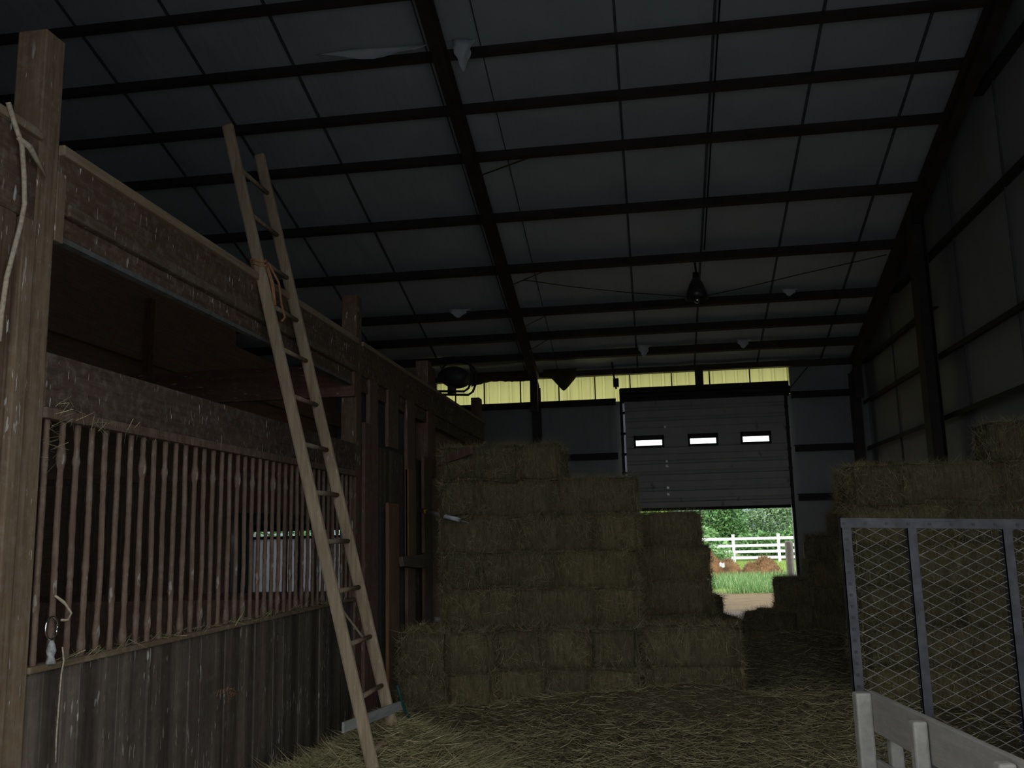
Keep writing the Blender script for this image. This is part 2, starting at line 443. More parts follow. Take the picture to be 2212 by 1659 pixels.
girt(-2.25, 19.83, DX0-.08, 19.83, 3.36, 'dark girt on the far wall just above the tall hay stack')
e = MB(); e.box(XL, 19.80, 5.07, 4.4, 19.98, 5.19)
tag(e.build('eave_strut', M['steel']), 'dark steel eave strut along the top of the far wall', 'beam')
e = MB(); e.box(1.04, 19.84, 4.70, 1.21, 19.98, 5.12)
tag(e.build('mid_post', M['steel']), 'short dark post splitting the yellow panel above the door', 'post')

# ------------------------------------------------------------------ overhead door
d = thing('door_1', 'grey ribbed overhead door half raised in the far wall', 'door', (1.15, 19.95, 2.15)); d['kind'] = 'structure'; 
YD = 19.93
zs = [2.15, 2.73, 3.31, 3.89, 4.47]
wins = [(-.30, .28), (.85, 1.42), (1.95, 2.52)]
for k in range(4):
    p = MB(); z0, z1 = zs[k], zs[k+1]+.004
    prof = [(z0, 0), (z0+.02, -.02), (z0+.13, -.02), (z0+.15, .02), (z0+.20, .02), (z0+.22, -.02), (z0+.36, -.02), (z0+.38, .02), (z0+.43, .02), (z0+.45, -.02), (z1-.02, -.012), (z1, 0)]
    def sheet(x0, x1, pr):
        p.grid(1, len(pr)-1, lambda u, v: (x0+(x1-x0)*u, YD+pr[int(round(v*(len(pr)-1)))][1], pr[int(round(v*(len(pr)-1)))][0]))
    if k != 2: sheet(-.50, 2.90, prof)
    else:                                                            # the section with three slit windows
        wz0, wz1 = 3.49, 3.69
        lo = [(z0, 0), (z0+.02, -.012), (z0+.13, -.012), (z0+.15, .012), (wz0, .012)]
        hi = [(wz1, .012), (wz1+.02, -.012), (z1-.02, -.012), (z1, 0)]
        sheet(-.50, 2.90, lo); sheet(-.50, 2.90, hi)
        e_ = [-.50]+[a for w_ in wins for a in w_]+[2.90]
        for a, b_ in zip(e_[::2], e_[1::2]): p.quad((a, YD+.012, wz0), (b_, YD+.012, wz0), (b_, YD+.012, wz1), (a, YD+.012, wz1))
    p.build('door_section', M['door'], d)
for a, b_ in wins:
    f_ = MB()
    for (x0, zz0, x1, zz1) in ((a-.03, 3.46, b_+.03, 3.50), (a-.03, 3.62, b_+.03, 3.72), (a-.03, 3.46, a+.012, 3.72), (b_-.012, 3.46, b_+.03, 3.72)):
        f_.box(x0, YD-.02, zz0, x1, YD+.05, zz1)
    fo = f_.build('window_frame', M['dark'], d)
    MB().box(a, YD+.02, 3.49, b_, YD+.025, 3.64).build('pane', M['glass'], fo)
MB().box(-.50, YD-.02, 2.10, 2.86, YD+.03, 2.16).build('bottom_seal', M['seal'], d)
q = MB()
for k, (za, zb_) in enumerate(((4.47, 4.53), (4.55, 4.62), (4.64, 4.76))): q.box(-.58, YD-.05-.03*k, za, 2.97, YD+.04, zb_)
q.box(-.58, YD+.0, 4.45, 2.97, YD+.05, 4.76); q.build('head_truss', M['girt'], d)
MB().box(-.62, YF+.03, 2.6, -.50, YF+.04, 4.47).build('light_leak_strip', M['strip'], d)  # added translucent strip imitating light leaking past the door edge
for xx in (-.57, 2.90):
    t_ = MB(); t_.box(xx-.03, YD-.06, 0, xx+.03, YD+.02, 4.75); 
    for zz in (2.9, 3.3, 3.75, 4.2): t_.box(xx-.04, YD-.05, zz, xx+.07 if xx < 0 else xx+.04, YD+.0, zz+.05)
    t_.build('door_track', M['girt'], d)
q = MB(); q.tube([(-.66, YD-.1, 4.75), (-.70, YD-.12, 5.05), (-.74, YD-.3, 5.5)], .02, 6); q.box(-.72, YD-.14, 4.80, -.60, YD-.02, 4.98)
q.build('hanger_bracket', M['girt'], d)
q = MB(); q.bar((2.95, YD-.03, 4.55), (3.35, YD-.3, 5.0), .05, .02, (0,1,0)); q.box(2.90, YD-.06, 4.5, 3.0, YD-.0, 4.66)
q.build('hanger_bracket', M['girt'], d)
for zz in (2.42, 2.56, 3.02, 3.12, 3.86):
    MB().box(.32, YD-.035, zz, .37, YD-.012, zz+.05).build('hinge', M['galv'], d)

# ------------------------------------------------------------------ lamp, conduit, cable
l = thing('pendant_lamp', 'dark bell shaped barn lamp hanging from a purlin', 'lamp', (.93, 15.75, 5.6))
MB().tube([(.93, 15.75, 6.28), (.94, 15.75, 6.1)], .018, 8).build('stem', M['dark'], l)
MB().lathe((.93, 15.75, 6.0), [(.0,.10),(.05,.10),(.055,.0),(.045,-.02)], 16).build('socket', M['dark'], l, True)
MB().lathe((.93, 15.75, 5.62), [(.045,.38),(.07,.36),(.12,.27),(.17,.13),(.20,.0),(.195,.0),(.16,.13),(.11,.26),(.06,.35)], 28).build('shade', plain('lamp_shade', (.10,.11,.10), .35, .6), l, True)
MB().lathe((.93, 15.75, 5.60), [(.001,-.06),(.03,-.05),(.05,-.02),(.055,.02),(.045,.07),(.03,.12),(.02,.2)], 20).build('bulb', M['chrome'], l, True)
q = MB(); q.tube([(1.05+.05, yy, zc(yy)-.03) for yy in (6.5, 9, 12, 15.7)], .012, 6)
tag(q.build('conduit', M['wire']), 'thin conduit running down the ceiling seam to the lamp', 'conduit')
q = MB(); q.tube([(-2.1, 15.73, 6.16), (-1.2, 15.73, 5.97), (-.2, 15.73, 5.8), (.55, 15.73, 5.70), (.95, 15.85, 5.67), (1.8, 15.73, 5.78), (2.77, 15.73, 5.96), (4.11, 15.73, 6.19)], .008, 5)
tag(q.build('slack_cable', M['wire']), 'slack thin cable drooping between the two steel frames', 'cable')

# torn insulation under the far eave and flaps on the ceiling
def rag(name, x0, x1, y0, ztop, zbot, lab, m, cat='insulation'):
    r = MB(); n_ = 26
    def fn(u, v):
        x = x0+(x1-x0)*u; zb_ = zbot(u)
        z = ztop+(zb_-ztop)*v
        return (x, y0-.06-.16*math.sin(v*2.6)*(1+.3*noise.noise((x*2, v, 1))) + .03*noise.noise((x*6, z*6, 2)), z + (.03*noise.noise((x*9, 5, 0)) if v > .9 else 0))
    r.grid(n_, 8, fn); o_ = r.build(name, m, None, True)
    s_ = o_.modifiers.new('thick', 'SOLIDIFY'); s_.thickness = .03
    return tag(o_, lab, cat)
rag('torn_insulation', -3.82, -2.50, 19.74, 5.20, lambda u: 4.93+.13*u+.05*math.sin(u*5), 'long torn strip of brown insulation drooping over the yellow panel', M['torn'])
rag('torn_insulation', -2.22, -1.50, 19.74, 5.20, lambda u: 5.04-.31*max(0, 1-abs(u-.62)/.36), 'ragged pointed scrap of insulation hanging right of the column', M['torn'])
def flap(x, yy, sx, sz, lab):
    r = MB(); z = zp(yy)
    r.grid(6, 5, lambda u, v: (x+sx*(u-.5)*(1-.5*v)+.02*math.sin(9*v), yy-.09-.03*math.sin(6*u+3*v), z+.20-sz*v*(1+.3*math.sin(4*u))))
    o_ = r.build('insulation_flap', M['flap'], None, True); o_.modifiers.new('thick', 'SOLIDIFY').thickness = .006
    tag(o_, lab, 'insulation', 'torn pale flaps on the ceiling')
flap(-2.12, 10.80, .30, .34, 'pale torn flap beside the middle rafter near the top of the picture')
flap(-3.2, 10.80, 1.8, .10, 'long pale sag of insulation left of the middle rafter near the top')
flap(-3.55, 17.19, .45, .13, 'small pale scrap on a purlin left of the middle column')
flap(-.02, 18.98, .28, .20, 'small pale scrap on the lowest purlin above the door bracket')
flap(2.0, 18.98, .30, .14, 'small pale scrap on the lowest purlin right of the lamp')
flap(2.7, 17.18, .3, .10, 'thin pale scrap on the third purlin right of the lamp')

# ------------------------------------------------------------------ stalls on the left
XS = -2.70
st = thing('horse_stall', 'big weathered horse stall with a barred front along the left side', 'stall', (XS, 6.0, 0))
def planks(mb_x, y0, y1, z0, z1, wdt, name, m, parent, axis='x', seed=1, top=None):
    """one continuous board wall: boards of slightly different depth joined by narrow grooves"""
    rn = random.Random(seed); p = []; yv = y0
    while yv < y1-.01:
        ye = min(y1, yv+wdt*rn.uniform(.8, 1.2)); dpt = rn.uniform(-.006, .006)
        p += [(yv, -.012), (yv+.004, dpt), (ye-.004, dpt), (ye, -.012)]; yv = ye
    n_ = len(p)-1; g = MB()
    if axis == 'x': f_ = lambda u, v: (mb_x+p[int(round(u*n_))][1], p[int(round(u*n_))][0], z0+(z1-z0)*v)
    elif axis == 'y': f_ = lambda u, v: (p[int(round(u*n_))][0], mb_x-p[int(round(u*n_))][1], z0+(z1-z0)*v)
    else: f_ = lambda u, v: (mb_x+p[int(round(u*n_))][1], y0_+(y1_-y0_)*v, p[int(round(u*n_))][0])
    g.grid(n_, 3, f_); o_ = g.build(name, m, parent)
    o_.modifiers.new('thick', 'SOLIDIFY').thickness = .03
    return o_
q = MB(); q.box(-2.85, 3.605, 0, XS, 3.745, 4.05); q.build('post', M['post'], st, bevel=.008)
MB().box(-2.74, 3.745, 3.06, XS+.002, 3.81, 3.40).build('post', M['post'], st, bevel=.005)
MB().box(-2.86, 3.52, 0, XS+.012, 3.605, 3.10).build('post', M['post'], st, bevel=.006)
q = MB(); q.box(-2.85, 8.20, 0, XS, 8.36, 3.96); q.build('post', M['post_d'], st, bevel=.008)
# upper beam: face board, recessed lower board, top plate and batten coloured as if lit
MB().box(-2.75, 3.745, 3.205, XS, 8.20, 3.49).build('upper_beam', M['beam'], st, bevel=.006)
MB().box(-2.80, 3.745, 3.10, XS-.025, 8.20, 3.205).build('lower_beam', M['beam'], st, bevel=.006)
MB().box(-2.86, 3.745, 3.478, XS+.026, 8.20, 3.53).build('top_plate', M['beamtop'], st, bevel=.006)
MB().box(-2.72, 3.83, 3.205, XS+.014, 8.20, 3.268).build('lit_edge_band', wood('lit_band_timber', (.085,.058,.038), (.20,.15,.10), 'y', .3, .4), st, bevel=.01)  # added lighter strip painting the light on the beam's lower quarter
MB().box(-2.76, 3.81, 3.075, XS-.012, 8.20, 3.10).build('batten', plain('lit_edge_batten', (.13,.13,.125), .9, 0, .3, 12), st)  # grey tone paints the light on the beam's bottom edge
MB().box(-2.755, 3.745, 2.275, XS, 8.20, 2.53).build('header_board', M['header'], st, bevel=.008)
MB().box(-2.77, 3.745, 1.106, XS+.012, 8.20, 1.135).build('sill_rail', M['sill'], st, bevel=.006)
planks(XS-.012, 3.745, 8.20, 0, 1.106, .145, 'plank_wall', M['plank'], st, seed=4)
gr = MB().box(-2.75, 3.745, 2.225, XS+.015, 8.20, 2.275).build('grille', M['bar'], st, bevel=.004)
def bar_mesh(seed):
    rn = random.Random(seed); pts = []; rs = []
    for i in range(64):
        z = 1.12+1.12*i/63
        pts.append((-2.725+.004*noise.noise((z*3, seed, 0)), .006*noise.noise((z*2.2, seed, 7)), z))
        lump = max(0, noise.noise((z*9, seed*3.1, 2))-.28)*.02
        rs.append(.0150+.0022*noise.noise((z*14, seed, 4))+.0030*noise.noise((z*34, seed, 9))+lump)
    return MB().tube(pts, rs, 8)
protos = []
k = 0; yy = 3.808
while yy < 8.12:
    if k < 5:
        mb_ = bar_mesh(k+1); mb_.v = [(x, y_+yy, z) for x, y_, z in mb_.v]
        o = mb_.build('grille_bar', M['bar'], gr, True); protos.append((o, yy))
    else:
        src, y0 = protos[(k*3) % 5]; o = src.copy(); COL.objects.link(o); o.parent = gr; o.location.y = yy-y0
    yy += .1165; k += 1
# side partition bars of the stall (one fine grid, seen through the front bars)
sg = MB(); sg.box(-6.9, 8.27, 1.12, -2.86, 8.31, 1.18); 
planks(8.27, -6.9, -2.86, 0, 1.12, .16, 'partition_wall', M['inner'], st, axis='y', seed=9)
sg.build('partition_rail', M['red'], st)
pg = MB().box(-6.9, 8.27, 2.24, -2.86, 8.31, 2.30).build('partition_grille', M['red'], st)
xx = -2.98; sb = None
while xx > -6.85:
    if sb is None: sb = MB().tube([(xx, 8.29, 1.15), (xx, 8.29, 2.26)], .013, 6).build('grille_bar', M['bar'], pg, True); x0_ = xx
    else:
        o = sb.copy(); COL.objects.link(o); o.parent = pg; o.location.x = xx-x0_
    xx -= .14
MB().box(-6.9, 8.14, 2.97, -2.70, 8.20, 3.285).build('tie_beam', M['redx'], st, bevel=.006)
y0_, y1_ = 3.5, 8.27
bw = planks(-6.9, 0, 5.6, 0, 1, .19, 'back_wall', M['inner'], st, axis='h', seed=5)
MB().box(-6.86, 3.5, 4.12, -6.78, 8.27, 4.48).build('back_beam', M['inner'], st)
planks(3.6, -6.9, -2.86, 0, 2.3, .16, 'near_partition', M['inner'], st, axis='y', seed=3)
# hay wisps caught on header and sill
def wisps(spots, n_, name, parent, m, L=(.04, .14), kind='stuff'):
    g = MB()
    for (x, y_, z, sx, sy, sz) in spots:
        for _ in range(n_):
            p_ = Vector((x+random.gauss(0, sx), y_+random.gauss(0, sy), z+random.gauss(0, sz)))
            dv = Vector((random.gauss(0, .5), random.gauss(0, 1), random.gauss(0, .8))).normalized()*random.uniform(*L)/2
            w_ = dv.cross(Vector((random.random(), random.random(), random.random()))).normalized()*.0016
            g.quad(p_-dv-w_, p_-dv+w_, p_+dv+w_*.4, p_+dv-w_*.4)
    o_ = g.build(name, m, parent); o_['kind'] = kind; return o_
wisps([(XS+.02, 3.84, 2.27, .015, .03, .03), (XS+.02, 3.95, 2.26, .015, .06, .02), (XS+.02, 4.15, 2.24, .01, .1, .015), (XS+.02, 4.5, 2.24, .01, .25, .012), (XS+.01, 3.82, 2.15, .01, .02, .08)], 26, 'hay_wisps', st, M['strawpale'])
wisps([(XS+.008, 5.62, .735, .006, .05, .008), (XS+.008, 5.72, .70, .006, .03, .01)], 30, 'hay_wisps', st, M['twine'], (.02, .06))
wisps([(XS+.005, 4.0+.15*i, 1.145, .02, .1, .008) for i in range(26)], 14, 'hay_wisps', st, M['strawpale'])
# the nearer stall front at the very left edge of the picture
s0 = thing('horse_stall', 'nearest stall front, reddish boards at the left edge of the picture', 'stall', (XS, 2.4, 0))
planks(XS-.004, .92, 3.50, 0, 3.10, .15, 'plank_wall', M['post_d'], s0, seed=12)
MB().box(-2.75, .92, 3.10, XS, 3.60, 3.49).build('upper_beam', M['beam'], s0, bevel=.006)
MB().box(-2.86, .92, 3.49, XS+.022, 3.60, 3.53).build('top_plate', M['beamtop'], s0, bevel=.006)

# the farther stall: uneven studs, dark panel, beam running on to the far wall
s2 = thing('horse_stall', 'farther stall closed by uneven upright boards beyond the second post', 'stall', (XS, 10.5, 0))
MB().box(-2.75, 8.36, 3.205, XS, 14.9, 3.49).build('upper_beam', M['beam'], s2, bevel=.006)
MB().box(-2.80, 8.36, 3.06, XS-.025, 14.9, 3.205).build('lower_beam', M['beam'], s2)
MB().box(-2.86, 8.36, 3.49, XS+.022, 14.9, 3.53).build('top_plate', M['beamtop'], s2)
MB().box(-2.80, 8.45, 0, XS-.06, 11.0, 2.58).build('dark_panel', M['plank'], s2)
MB().box(-2.9, 11.6, 0, -2.84, 14.9, 3.1).build('side_wall', M['inner'], s2)
y0_, y1_ = 8.32, 14.4
planks(-6.9, 0, 5.6, 0, 1, .19, 'back_wall', M['inner'], s2, axis='h', seed=6)
MB().box(-6.86, 8.32, 4.12, -6.78, 19.6, 4.48).build('back_beam', M['inner'], s2)
MB().box(-6.93, 14.4, 2.15, -6.90, 19.6, 4.95).build('back_wall', M['inner'], s2)
for yb_ in (9.0, 11.4): MB().box(-6.78, yb_, 3.2, -6.70, yb_+.12, 5.0).build('back_stud', M['red'], s2)
def stud(y0, y1, z0, z1, m, x=XS, th=.04):
    return MB().box(x-th, y0, z0, x, y1, z1).build('stud', m, s2, bevel=.006)
stud(8.62, 8.90, 2.7, 3.26, M['red']); stud(8.44, 8.87, 0, 2.76, M['red'], XS+.012)
stud(9.27, 9.67, 2.60, 3.28, M['red']); stud(9.27, 9.66, .0, 2.02, M['orange'], XS+.004)
stud(10.03, 10.38, 1.42, 3.28, M['red']); stud(10.03, 10.36, 1.45, 2.42, M['orange'], XS+.012); stud(10.03, 10.36, 0, 1.40, M['red'])
stud(10.72, 11.06, .0, 2.62, M['red'], XS+.02)
MB().box(-2.86, 11.02, 0, XS, 11.20, 3.85).build('post', M['red'], s2, bevel=.008)
MB().box(-2.86, 11.22, 2.4, XS-.02, 11.5, 3.82).build('post', M['red'], s2, bevel=.008)
MB().box(-2.86, 14.6, 0, XS-.02, 14.85, 3.9).build('post', M['red'], s2, bevel=.008)
q = MB()
q.grid(10, 1, lambda u, v: (XS+.05-.02*v, 9.70+1.35*u, 1.36+.10*v-.05*math.sin(u*2.2)*(1-v)+.12*max(0, u-.6)))
o = q.build('bracket', wood('bracket_wood', (.10,.08,.06), (.2,.16,.11), 'y'), s2); o.modifiers.new('thick', 'SOLIDIFY').thickness = .05
for yy in (10.54, 11.29):
    MB().tube([(XS, yy, .66), (XS+.07, yy, .66)], [.03, .022], 8).build('fence_insulator', M['insulator'], s2, True)
pl_ = thing('white_pole', 'pale grey pole slanting out in front of the tall hay stack', 'pole', (-2.65, 10.4, 1.96))
MB().tube([(-2.64, 10.4, 1.965), (-1.95, 9.2, 1.825)], .021, 10).build('shaft', M['pole'], pl_, True)
MB().tube([(-1.95, 9.2, 1.825), (-1.84, 9.2, 1.79)], .006, 6).build('tip', M['galv'], pl_, True)
MB().tube([(-2.60, 10.33, 1.957), (-2.52, 10.19, 1.94)], .024, 10).build('collar', M['yellowtape'], pl_, True)
q = MB(); q.bar((-2.26, 9.66, 2.45), (-1.82, 9.30, 2.535), .085, .035, (0,0,1))
tag(q.build('slanted_board', M['red'], bevel=.004), 'short reddish board poking out of the upper left of the tall hay stack', 'board')

# dark reel in a tube guard above the far stall
hr = thing('hose_reel', 'dark round reel in a bent tube guard against the yellow panel', 'reel', (-2.5, 11.8, 3.53))
loop = [(-2.76, 3.56), (-2.38, 3.54), (-2.32, 3.58), (-2.28, 3.68), (-2.27, 3.80), (-2.30, 3.90), (-2.36, 3.96), (-2.50, 4.0), (-2.66, 4.0), (-2.74, 3.92)]
for yy in (11.7, 12.0): MB().tube([(a, yy, c_) for a, c_ in loop], .016, 8).build('tube_guard', M['dark'], hr, True)
dm = MB()
dm.tube([(-2.53, 11.66, 3.755), (-2.53, 11.68, 3.755), (-2.53, 12.0, 3.755), (-2.53, 12.02, 3.755)], [.19, .2, .2, .19], 28)
dm.v = [(x, y_, 3.755+(z-3.755)*.62) for x, y_, z in dm.v]
dm.build('drum', M['dark'], hr, True)
MB().box(-2.62, 11.78, 3.53, -2.55, 11.92, 3.66).build('foot', M['dark'], hr)

# ------------------------------------------------------------------ ladder
ld = thing('ladder', 'tall homemade wooden ladder leaning on the stall beam', 'ladder', (-1.79, 6.23, 0))
def lx(z): return -1.79-.2496*z
for yy, zt in ((5.965, 4.68), (6.525, 4.69)):
    for_ = MB(); n0 = Vector((1, 0, .2496)).normalized()
    p0 = Vector((lx(.02), yy, .02)); p1 = Vector((lx(zt), yy, zt)); dv = (p1-p0)
    for_.obox((p0+p1)/2, n0*.043, (0, .02, 0), dv/2)
    for_.build('rail', M['ladder'], ld, bevel=.016)
for z in (.30, .63, .965, 1.31, 1.64, 1.975, 2.31, 2.65, 2.99, 3.31, 3.65, 4.0, 4.35):
    MB().tube([(lx(z), 5.985, z), (lx(z), 6.505, z)], .017, 8).build('rung', M['ladder'], ld, True)
b_ = MB().bar((lx(.485)-.068, 5.78, .49), (lx(.485)+.068, 6.68, .47), .018, .065, (1,0,0)).build('cleat_board', M['greywood'], ld, bevel=.003)
b_['label'] = 'pale grey board nailed across the bottom'
q = MB(); q.bar((lx(1.27)-.03, 6.02, 1.27), (lx(.95)-.03, 6.42, .97), .008, .012, (0,1,0)); q.build('lit_edge_sliver', M['rope'], ld)  # added pale sliver imitating a thin lit edge behind the ladder
# orange twine round the left rail
q = MB(); zc_ = 3.62
for k in range(2):
    pts = []
    for i in range(15):
        a = 2*math.pi*i/14; pts.append((lx(zc_-.03*k)+.056*math.cos(a), 5.965+.034*math.sin(a), zc_-.03*k+.012*math.sin(a*2)))
    q.tube(pts, .009, 6)
q.tube([(lx(3.6)+.05, 5.98, 3.6), (lx(3.5)+.07, 5.99, 3.45), (lx(3.4)+.06, 6.0, 3.3)], .014, 6)
q.tube([(lx(3.6)+.05, 6.0, 3.62), (lx(3.5)+.06, 6.12, 3.50), (lx(3.5)+.05, 6.20, 3.36), (lx(3.4)+.05, 6.21, 3.26), (lx(3.4)+.05, 6.15, 3.22)], .009, 6)
tag(q.build('baling_twine', M['twine'], None, True), 'orange baling twine knotted around the ladder rail', 'twine')
q = MB(); q.tube([(-1.86, 6.60, .62), (-1.84, 6.64, .5), (-1.81, 6.68, .40), (-1.77, 6.74, .32), (-1.74, 6.80, .25)], .012, 6)
tag(q.build('hose', M['greenrope'], None, True), 'dark green hose hanging behind the ladder foot', 'hose')

# rope at the near post and things on the first bars
q = MB(); q.tube([(XS+.035, 3.34, 3.545), (XS+.04, 3.38, 3.47), (XS+.045, 3.43, 3.39), (XS+.035, 3.47, 3.26), (XS+.035, 3.485, 3.14), (XS+.035, 3.47, 3.04), (XS+.035, 3.44, 2.92), (XS+.035, 3.405, 2.78), (XS+.035, 3.39, 2.62), (XS+.035, 3.385, 2.5)], .011, 8)
q.tube([(XS+.045, 3.40, 3.41), (XS+.06, 3.46, 3.39), (XS+.045, 3.52, 3.37), (XS+.03, 3.62, 3.32)], [.011, .014, .012, .006], 8)
tag(q.build('hanging_rope', M['rope'], None, True), 'pale rope knotted at the near post and hanging down the left edge', 'rope')
hs = thing('halter_clip', 'metal ring and pale wrap tied low on the second stall bar', 'tack', (-2.69, 3.9, 1.14))
q = MB(); q.tube([(-2.70, 3.90, 1.43), (-2.68, 3.94, 1.40), (-2.67, 3.985, 1.345), (-2.67, 3.96, 1.315), (-2.68, 3.925, 1.32)], .006, 6); q.tube([(-2.70, 3.90, 1.43), (-2.68, 3.955, 1.385), (-2.67, 3.985, 1.345)], .005, 6)
q.build('twine_loop', M['rope'], hs, True)
q = MB(); q.tube([(-2.69, 3.875+.042*math.cos(a), 1.29+.05*math.sin(a)) for a in [i*2*math.pi/16 for i in range(17)]], .006, 8); q.build('ring', M['chrome'], hs, True)
q = MB(); q.tube([(-2.672, 3.935, 1.20), (-2.668, 3.945, 1.14), (-2.680, 3.95, 1.08), (-2.684, 3.95, .95), (-2.684, 3.945, .80), (-2.684, 3.95, .70)], .004, 5); q.build('twine_tail', M['rope'], hs, True)
q = MB(); q.lathe((-2.685, 3.875, 1.135), [(.001,.10),(.008,.10),(.016,.08),(.022,.055),(.014,.03),(.024,.0),(.001,.0)], 12); q.build('wrap', M['bag'], hs, True)

# ------------------------------------------------------------------ hay
def rnd_surface(L, W, Hh):
    a = [L*W, L*W*.3, W*Hh, W*Hh, L*Hh, L*Hh]; r = random.random()*sum(a); i = 0
    while r > a[i]: r -= a[i]; i += 1
    u, v = random.uniform(-.5, .5), random.uniform(-.5, .5)
    if i == 0: return Vector((u*L, v*W, Hh)), Vector((0,0,1))
    if i == 1: return Vector((u*L, v*W, 0)), Vector((0,0,-1))
    if i == 2: return Vector((L/2, u*W, (v+.5)*Hh)), Vector((1,0,0))
    if i == 3: return Vector((-L/2, u*W, (v+.5)*Hh)), Vector((-1,0,0))
    if i == 4: return Vector((u*L, W/2, (v+.5)*Hh)), Vector((0,1,0))
    return Vector((u*L, -W/2, (v+.5)*Hh)), Vector((0,-1,0))
def strand(g, p_, dv, wd):
    w_ = dv.cross(Vector((random.gauss(0,1), random.gauss(0,1), random.gauss(0,1)))).normalized()*wd
    n_ = len(g.v); m_ = p_+dv*.5+Vector((0,0,-.12*dv.length*random.random()))
    e_ = p_+dv
    g.v += [tuple(p_-w_), tuple(p_+w_), tuple(m_+w_*.8), tuple(m_-w_*.8), tuple(e_)]
    g.f += [(n_, n_+1, n_+2, n_+3), (n_+3, n_+2, n_+4)]; g.m += [0, 0]
def make_bale(seed, L=.90, W=.44, Hh=.37, ns=3400):
    random.seed(seed)
    body = bmesh.new(); bmesh.ops.create_cube(body, size=1)
    bmesh.ops.bevel(body, geom=body.edges[:], offset=.05, segments=2, affect='EDGES')
    bmesh.ops.subdivide_edges(body, edges=body.edges[:], cuts=5, use_grid_fill=True)
    for v in body.verts:
        p_ = Vector((v.co.x*L, v.co.y*W, (v.co.z+.5)*Hh))
        n_ = noise.noise_vector(p_*9+Vector((seed*7,0,0)))*.014 + noise.noise_vector(p_*4+Vector((seed*3,9,0)))*.03
        flake = .008*math.sin(p_.x*70+seed)                                # pressed flakes along the bale
        v.co = p_+n_+Vector((0, math.copysign(flake, v.co.y), 0))
    me = bpy.data.meshes.new('hay_bale'); body.to_mesh(me); body.free(); me.materials.append(M['hay'])
    me.polygons.foreach_set('use_smooth', [True]*len(me.polygons))
    bo = bpy.data.objects.new('hay_bale', me); COL.objects.link(bo); ORG[bo.name] = Vector()
    g = MB()
    for _ in range(ns):
        p_, nn = rnd_surface(L, W, Hh)
        p_ = p_*.985
        t_ = Vector((random.gauss(0,1), random.gauss(0,1), random.gauss(0,1.3))); t_ -= nn*t_.dot(nn); t_.normalize()
        out = random.random()**2.2*1.3
        dv = (t_+nn*(out+.06)).normalized()*random.uniform(.04, .15)
        strand(g, p_+nn*.004, dv, random.uniform(.0010, .0022))
    so = g.build('loose_stalks', M['straw'], bo); so['kind'] = 'stuff'
    return bo
BALES = [make_bale(s_) for s_ in (11, 12, 13, 14)]
used = [False]*4; NB = [0]
def bale(x, y_, z, rz=0, label='', group='', rx=0, ry=0, sc=1.0, kx=1.0):
    k = NB[0] % 4; NB[0] += 1
    if not used[k]: o_ = BALES[k]; used[k] = True
    else: o_ = clone(BALES[k])
    o_.location = (x, y_, z)
    flip = math.pi if (NB[0]//4) % 2 else 0
    o_.rotation_euler = (rx, ry, rz+flip+random.uniform(-.04, .04))
    o_.scale = (sc*1.025*(kx if abs(rz) < 1 else 1), sc*1.035*(kx if abs(rz) > 1 else 1), sc*1.02)
    return tag(o_, label, 'hay bale', group)
random.seed(5)
HP = math.pi/2
rows = ['floor', 'second', 'third', 'fourth', 'fifth', 'sixth', 'top']
# front step of the tall stack: end-on bales in two layers
g1 = 'bales stacked left of the overhead door'
for lay in range(2):
    for i in range(5):
        x = -2.26+.455*i; yf = 8.86 if i < 2 else 9.10
        bale(x, yf+.45, .365*lay, HP, 'hay bale end in the low front step, %s layer, %s from the stall' % (['bottom', 'upper'][lay], ['first', 'second', 'third', 'fourth', 'fifth'][i]), g1)
# the main face, courses alternating
base = .735; hh = .372
for lay in range(5):
    z = base+hh*lay
    if lay < 4:
        spec = [('s', -1.815), ('s', -.99), ('e', -.385)] if lay % 2 == 0 else [('e', -2.025), ('s', -1.42), ('s', -.595)]
    else: spec = [('s', -1.77), ('e', -1.15)]
    for i, (t_, x) in enumerate(spec):
        wd = ['left', 'middle', 'right'][i] if len(spec) == 3 else ['left', 'right'][i]
        lab = 'hay bale in the tall left stack, %s course above the front step, %s one' % (['first', 'second', 'third', 'fourth', 'topmost'][lay], wd)
        if t_ == 's': bale(x+random.uniform(-.015, .015), 9.80+random.uniform(-.04, .05), z, 0, lab, g1, kx=.915)
        else: bale(x, 10.03+random.uniform(-.02, .02), z, HP, lab, g1, kx=.90)
# narrower second stack between the tall stack and the doorway
g2 = 'bales between the tall stack and the doorway'
for lay in range(2):
    bale(.32, 9.55, .355*lay, 0, 'hay bale lying right of the dark gap, %s of two' % ['lower', 'upper'][lay], g2)
for lay, (x, sc) in enumerate([(.22, 1.04), (.16, 1.0), (.14, 1.0), (.13, 1.0), (.06, 1.0)]):
    bale(x, 10.72, .372*lay, 0, 'shaded hay bale in the narrow stack beside the doorway, %s layer' % ['bottom', 'second', 'third', 'fourth', 'top'][lay], g2)
# low tumbled bales either side of the gap to the door
g3 = 'tumbled bales low in front of the doorway'
bale(.62, 14.0, .10, .5, 'dark hay bale tipped down left of the gap to the doorway', g3, ry=.32, sc=1.15)
bale(.45, 14.3, .38, .25, 'dark hay bale resting higher left of the gap, against the narrow stack', g3, ry=.12)
bale(1.72, 14.3, .10, HP, 'dark hay bale on the floor right of the gap to the doorway', g3, rx=.0)
bale(1.48, 14.15, .02, HP, 'low crumbling hay bale at the bottom of the gap', g3, sc=.95, rx=.0, ry=-.22)
